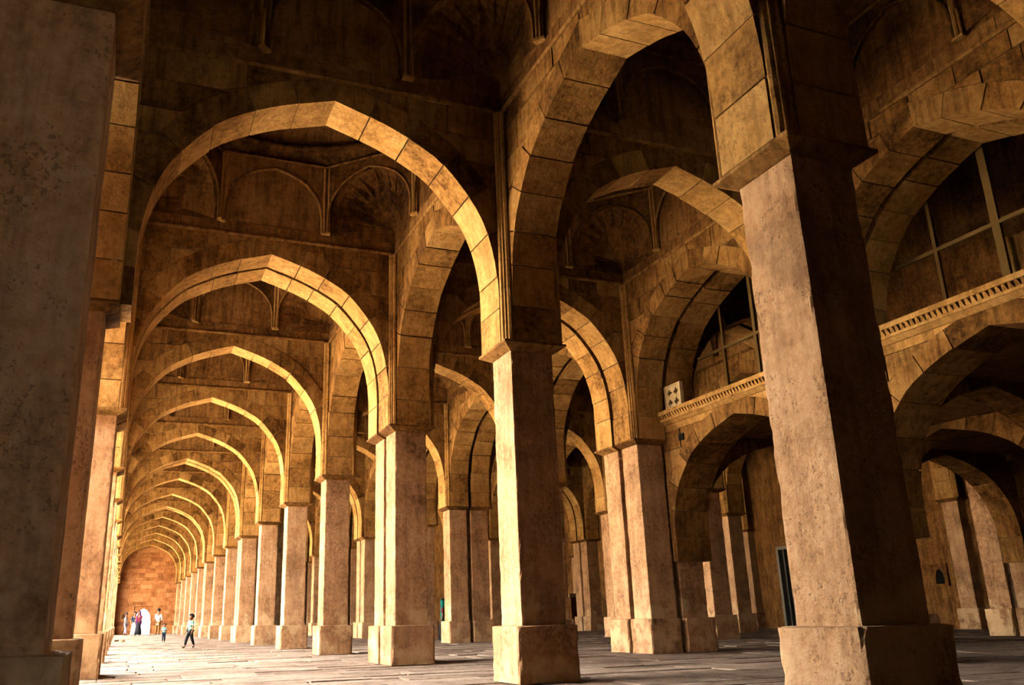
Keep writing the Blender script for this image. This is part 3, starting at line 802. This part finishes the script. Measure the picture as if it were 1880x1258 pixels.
def striped(nm, c1, c2, freq):
    m = bpy.data.materials.new(nm); m.use_nodes = True; t = m.node_tree; b = t.nodes['Principled BSDF']; b.inputs['Roughness'].default_value = .9
    tc = nd(t, 'ShaderNodeTexCoord'); w = nd(t, 'ShaderNodeTexWave'); w.bands_direction = 'Z'; w.inputs['Scale'].default_value = freq; w.inputs['Distortion'].default_value = 1.5
    r = nd(t, 'ShaderNodeValToRGB'); r.color_ramp.elements[0].color = (*c1, 1); r.color_ramp.elements[1].color = (*c2, 1); r.color_ramp.elements[0].position = .4; r.color_ramp.elements[1].position = .6
    t.links.new(tc.outputs['Object'], w.inputs[0]); t.links.new(w.outputs[0], r.inputs[0]); t.links.new(r.outputs[0], b.inputs['Base Color']); return m
SKIN = plain('skin', (0.11, 0.05, 0.026), .6); HAIR = plain('hair_black', (0.003, 0.002, 0.002), .8); SHOE = plain('shoe_dark', (0.004, 0.003, 0.004), .8); EYE = plain('eye_dark', (0.01, 0.01, 0.01), .4)
def person(label, x, y, face, h, top_m, leg_m, stride=0.0, armL=(0, -.03), armR=(0, -.03), child=False, skirt=False, kurta=False, scarf=None, lean=0.0):
    """face = heading of the face in radians about z (0 looks along -y, to the camera)"""
    hr = .068 * (1.25 if child else 1.0)
    P = {'pel': (0, 0, .52), 'bel': (0, 0, .60), 'che': (0, lean * .5, .72), 'neck': (0, lean * .8, .82 if not child else .79), 'nk2': (0, lean * .9, .855 if not child else .82)}
    hz = 1 - hr * 1.25
    sh = .105
    L = []; E_ = []; idx = {}
    def add(n, co, r, par=None):
        idx[n] = len(L); L.append((co[0] * h, co[1] * h, co[2] * h, r * h if not isinstance(r, tuple) else (r[0] * h, r[1] * h)))
        if par: E_.append((idx[par], idx[n]))
    add('pel', P['pel'], (.075, .062)); add('bel', P['bel'], (.068, .052), 'pel'); add('che', P['che'], (.085, .06), 'bel'); add('neck', P['neck'], (.045, .04), 'che'); add('nk2', P['nk2'], .030, 'neck')
    add('h1', (0, lean - .008, hz - .03), hr * .86, 'nk2'); add('h2', (0, lean, hz + .02), hr, 'h1'); add('h3', (0, lean + .004, hz + hr * .8), hr * .62, 'h2')
    add('nose', (0, lean - hr * 1.18, hz - .012), .010, 'h1')
    arms = {}
    for sd_, (fx, fy) in ((-1, armL), (1, armR)):
        k = 'L' if sd_ < 0 else 'R'
        S = Vector((sd_ * sh, P['che'][1], .775)); El = Vector((sd_ * (sh + .035 + fx * .4), P['che'][1] + fy * .3 + .01, .62)); Wr = Vector((sd_ * (sh + .04 + fx), P['che'][1] + fy, .49 if abs(fy) < .08 else .60))
        add('s' + k, S, .034, 'che'); add('e' + k, El, .026, 's' + k); add('w' + k, Wr, .018, 'e' + k)
        d = (Wr - El).normalized(); Pm = Wr + d * .035; add('p' + k, Pm, (.020, .013), 'w' + k)
        side = Vector((0, -1, 0)).cross(d).normalized() if abs(d.y) < .9 else Vector((1, 0, 0))
        for f in range(4):
            o = (f - 1.5) * .011; ln = (.040, .047, .044, .036)[f]
            q = Pm + d * .022 + Vector((0, o, 0)); add(f'f{k}{f}', q, .0058, 'p' + k); add(f'g{k}{f}', q + d * ln + Vector((-sd_ * .010, 0, 0)), .005, f'f{k}{f}')
        add('t' + k, Wr + d * .018 + Vector((-sd_ * .005, -.024, 0)), .0065, 'w' + k); add('u' + k, Wr + d * .046 + Vector((-sd_ * .008, -.034, 0)), .0055, 't' + k)
        arms[k] = (S, El, Wr)
    legs = {}
    for sd_ in (-1, 1):
        k = 'l' if sd_ < 0 else 'r'; st_ = stride * sd_
        Hp = Vector((sd_ * .048, 0, .48)); Kn = Vector((sd_ * .052, st_ * .45 - abs(stride) * .2, .275)); An = Vector((sd_ * .055, st_, .045 + (abs(stride) * .12 if st_ > 0 else 0)))
        Toe = An + Vector((sd_ * .012, -.085, -.028 if st_ <= 0 else -.05)); Toe.z = max(Toe.z, .016)
        add('h' + k, Hp, .056, 'pel'); add('k' + k, Kn, .040, 'h' + k); add('a' + k, An, .024, 'k' + k); add('o' + k, Toe, .017, 'a' + k)
        legs[k] = (Hp, Kn, An, Toe)
    o = empty('person', x, y); o.rotation_euler = (0, 0, face)
    body = part('body', skin_mesh('body', L, E_, 0, SKIN), o)
    # upper garment
    V2 = []; E2 = []
    def a2(co, r, par=None):
        V2.append((co[0] * h, co[1] * h, co[2] * h, r if not isinstance(r, tuple) else r)); 
        V2[-1] = (V2[-1][0], V2[-1][1], V2[-1][2], tuple(q * h for q in r) if isinstance(r, tuple) else r * h)
        if par is not None: E2.append((par, len(V2) - 1))
        return len(V2) - 1
    lowz = .34 if kurta else .46
    i0 = a2((0, 0, lowz), (.105, .085) if kurta else (.092, .075)); i1 = a2((0, 0, .58), (.086, .068), i0); i2 = a2((0, P['che'][1], .72), (.10, .072), i1); i3 = a2((0, P['neck'][1], P['neck'][2] - .005), (.055, .048), i2)
    for k in 'LR':
        S, El, Wr = arms[k]; j = a2(S, .043, i2); j = a2(El + (El - S) * -.1, .038, j)
        if kurta: a2(El + (Wr - El) * .6, .032, j)
    part('shirt' if not kurta else 'kurta', skin_mesh('shirt', V2, E2, 0, top_m), o)
    # lower garment
    if skirt:
        b = MB(); N = 16; rows = [(.075, .06, .55), (.10, .085, .42), (.125, .105, .22), (.145, .12, .03)]; V = []; F = []
        for rx, ry, z in rows:
            for i in range(N):
                t = 2 * math.pi * i / N; w = 1 + (.07 * math.cos(5 * t) if z < .5 else 0); V.append((rx * w * math.cos(t) * h, ry * w * math.sin(t) * h, z * h))
        for j in range(3):
            for i in range(N): F.append((j * N + i, j * N + (i + 1) % N, (j + 1) * N + (i + 1) % N, (j + 1) * N + i))
        F += [tuple(range(N)), tuple(range(3 * N, 4 * N))[::-1]]
        b.add(V, F); part('skirt', b.mesh('skirt', leg_m, True, k=1), o)
    else:
        V3 = []; E3 = []
        def a3(co, r, par=None):
            V3.append((co[0] * h, co[1] * h, co[2] * h, r * h)); 
            if par is not None: E3.append((par, len(V3) - 1))
            return len(V3) - 1
        i0 = a3((0, 0, .515), .078)
        for k in 'lr':
            Hp, Kn, An, Toe = legs[k]; j = a3(Hp, .066, i0); j = a3(Kn, .05, j); a3(An + (Kn - An) * .12, .038, j)
        part('trousers', skin_mesh('trousers', V3, E3, 0, leg_m), o)
    for k in 'lr':
        Hp, Kn, An, Toe = legs[k]
        part('shoe', skin_mesh('shoe', [(*(An * h + Vector((0, .012, -.012)) * h), .03 * h), (*(Toe * h), .024 * h)], [(0, 1)], 0, SHOE), o)
    # hair, eyes
    bm = bmesh.new(); bmesh.ops.create_uvsphere(bm, u_segments=14, v_segments=9, radius=1)
    for v in list(bm.verts):
        if v.co.z < -.35 or (v.co.y < -.55 and v.co.z < .28): bm.verts.remove(v)
    for v in bm.verts: v.co = Vector((v.co.x * hr * 1.12, v.co.y * hr * 1.22 + lean + .006, v.co.z * hr * 1.18 + hz + .022)) * h
    me = bpy.data.meshes.new('hair'); bm.to_mesh(me); bm.free(); me.materials.append(HAIR); me.polygons.foreach_set('use_smooth', [True] * len(me.polygons)); part('hair', me, body)
    for sd_ in (-1, 1):
        bm = bmesh.new(); bmesh.ops.create_uvsphere(bm, u_segments=8, v_segments=6, radius=.009 * h); me = bpy.data.meshes.new('eye'); bm.to_mesh(me); bm.free(); me.materials.append(EYE)
        e_ = part('eye', me, body); e_.location = (sd_ * .026 * h, (lean - hr * .96) * h, (hz + .006) * h)
    if scarf:
        b = MB(); N = 18; V = []; F = []
        for rx, ry, z, yo in ((hr * .7, hr * .8, hz + hr * 1.25, .004), (hr * 1.25, hr * 1.3, hz + .02, .012), (hr * 1.15, hr * 1.25, hz - .06, .02), (.115, .085, .76, .01), (.125, .10, .60, .02), (.12, .10, .42, .03)):
            for i in range(N):
                t = math.radians(-60) + math.radians(300) * i / (N - 1); V.append((rx * math.cos(t) * h, (ry * math.sin(t) + yo) * h, z * h))
        for j in range(5):
            for i in range(N - 1): F.append((j * N + i, j * N + i + 1, (j + 1) * N + i + 1, (j + 1) * N + i))
        b.add(V, F); me = b.mesh('scarf', scarf, True, k=1); sc_ = part('scarf', me, o); mo = sc_.modifiers.new('thick', 'SOLIDIFY'); mo.thickness = .008
    tag(o, label, 'person', 'visitors in the hall'); return o
C_WHITE = plain('cotton_white', (.30, .29, .285), .9); C_TAN = plain('cotton_tan', (.11, .05, .012), .9); C_BLACK = plain('cotton_black', (.003, .003, .0035), .9)
C_PURP = plain('cloth_purple', (.04, .006, .045), .9); C_DARK = plain('cloth_dark', (.004, .0045, .007), .9); C_TEAL = plain('cloth_teal', (.0, .075, .06), .9)
C_RED = plain('cloth_crimson', (.07, .008, .012), .9); C_NAVY = plain('cloth_navy', (.006, .013, .026), .9); C_LAV = plain('cloth_lavender', (.17, .15, .20), .9)
C_STR = striped('shirt_green_white', (.015, .14, .05), (.26, .26, .21), 3.0); C_STR2 = striped('shirt_teal_white', (.01, .11, .09), (.25, .26, .25), 4.0)
person('person in white top and lavender trousers walking beside the end-wall niche', .44, 57.6, math.radians(70), 1.56, C_WHITE, C_LAV, stride=.07, kurta=True)
person('person in navy top and white skirt at left of the bright doorway', .90, 56.6, math.radians(10), 1.60, C_NAVY, C_WHITE, skirt=True)
person('person in dark dress with purple shawl standing before the bright doorway', 1.13, 56.0, math.radians(-15), 1.66, C_RED, C_DARK, skirt=True, scarf=C_PURP, armR=(-.05, -.14))
person('person in white shirt and tan trousers standing right of the bright doorway', 2.19, 55.7, math.radians(165), 1.76, C_WHITE, C_TAN, armR=(-.06, -.16), kurta=True)
person('small child in teal and white top and dark shorts facing the camera', 1.47, 31.9, math.radians(5), .73, C_STR2, C_NAVY, stride=.03, child=True)
person('child in striped green and white shirt and black trousers mid-stride', 1.72, 23.7, math.radians(-62), .98, C_STR, C_BLACK, stride=.13, child=True, armL=(.05, -.02))
person('person in crimson dress with teal shawl half hidden behind a pillar', 8.09, 22.6, math.radians(-110), 1.27, C_RED, C_DARK, skirt=True, scarf=C_TEAL)
# fragments of stone on the floor by the far left pillars
for i, (dx, dy, sc_) in enumerate(((0, 0, 1.0), (.22, -1.2, 1.35))):
    b = rough_box(.16 * sc_, .10 * sc_, .06 * sc_, 3, 3, 2, 40 + i, amp=.02, chip=.02)
    o = top('stone_fragment', b.mesh('stone_fragment', M_CORE), .0 + dx, 36.5 + dy, 0.0); o.rotation_euler = (0, 0, .6 + i)
    tag(o, ['smaller dark stone fragment on the floor by the far left pillars', 'larger dark stone fragment on the floor by the far left pillars'][i], 'stone')
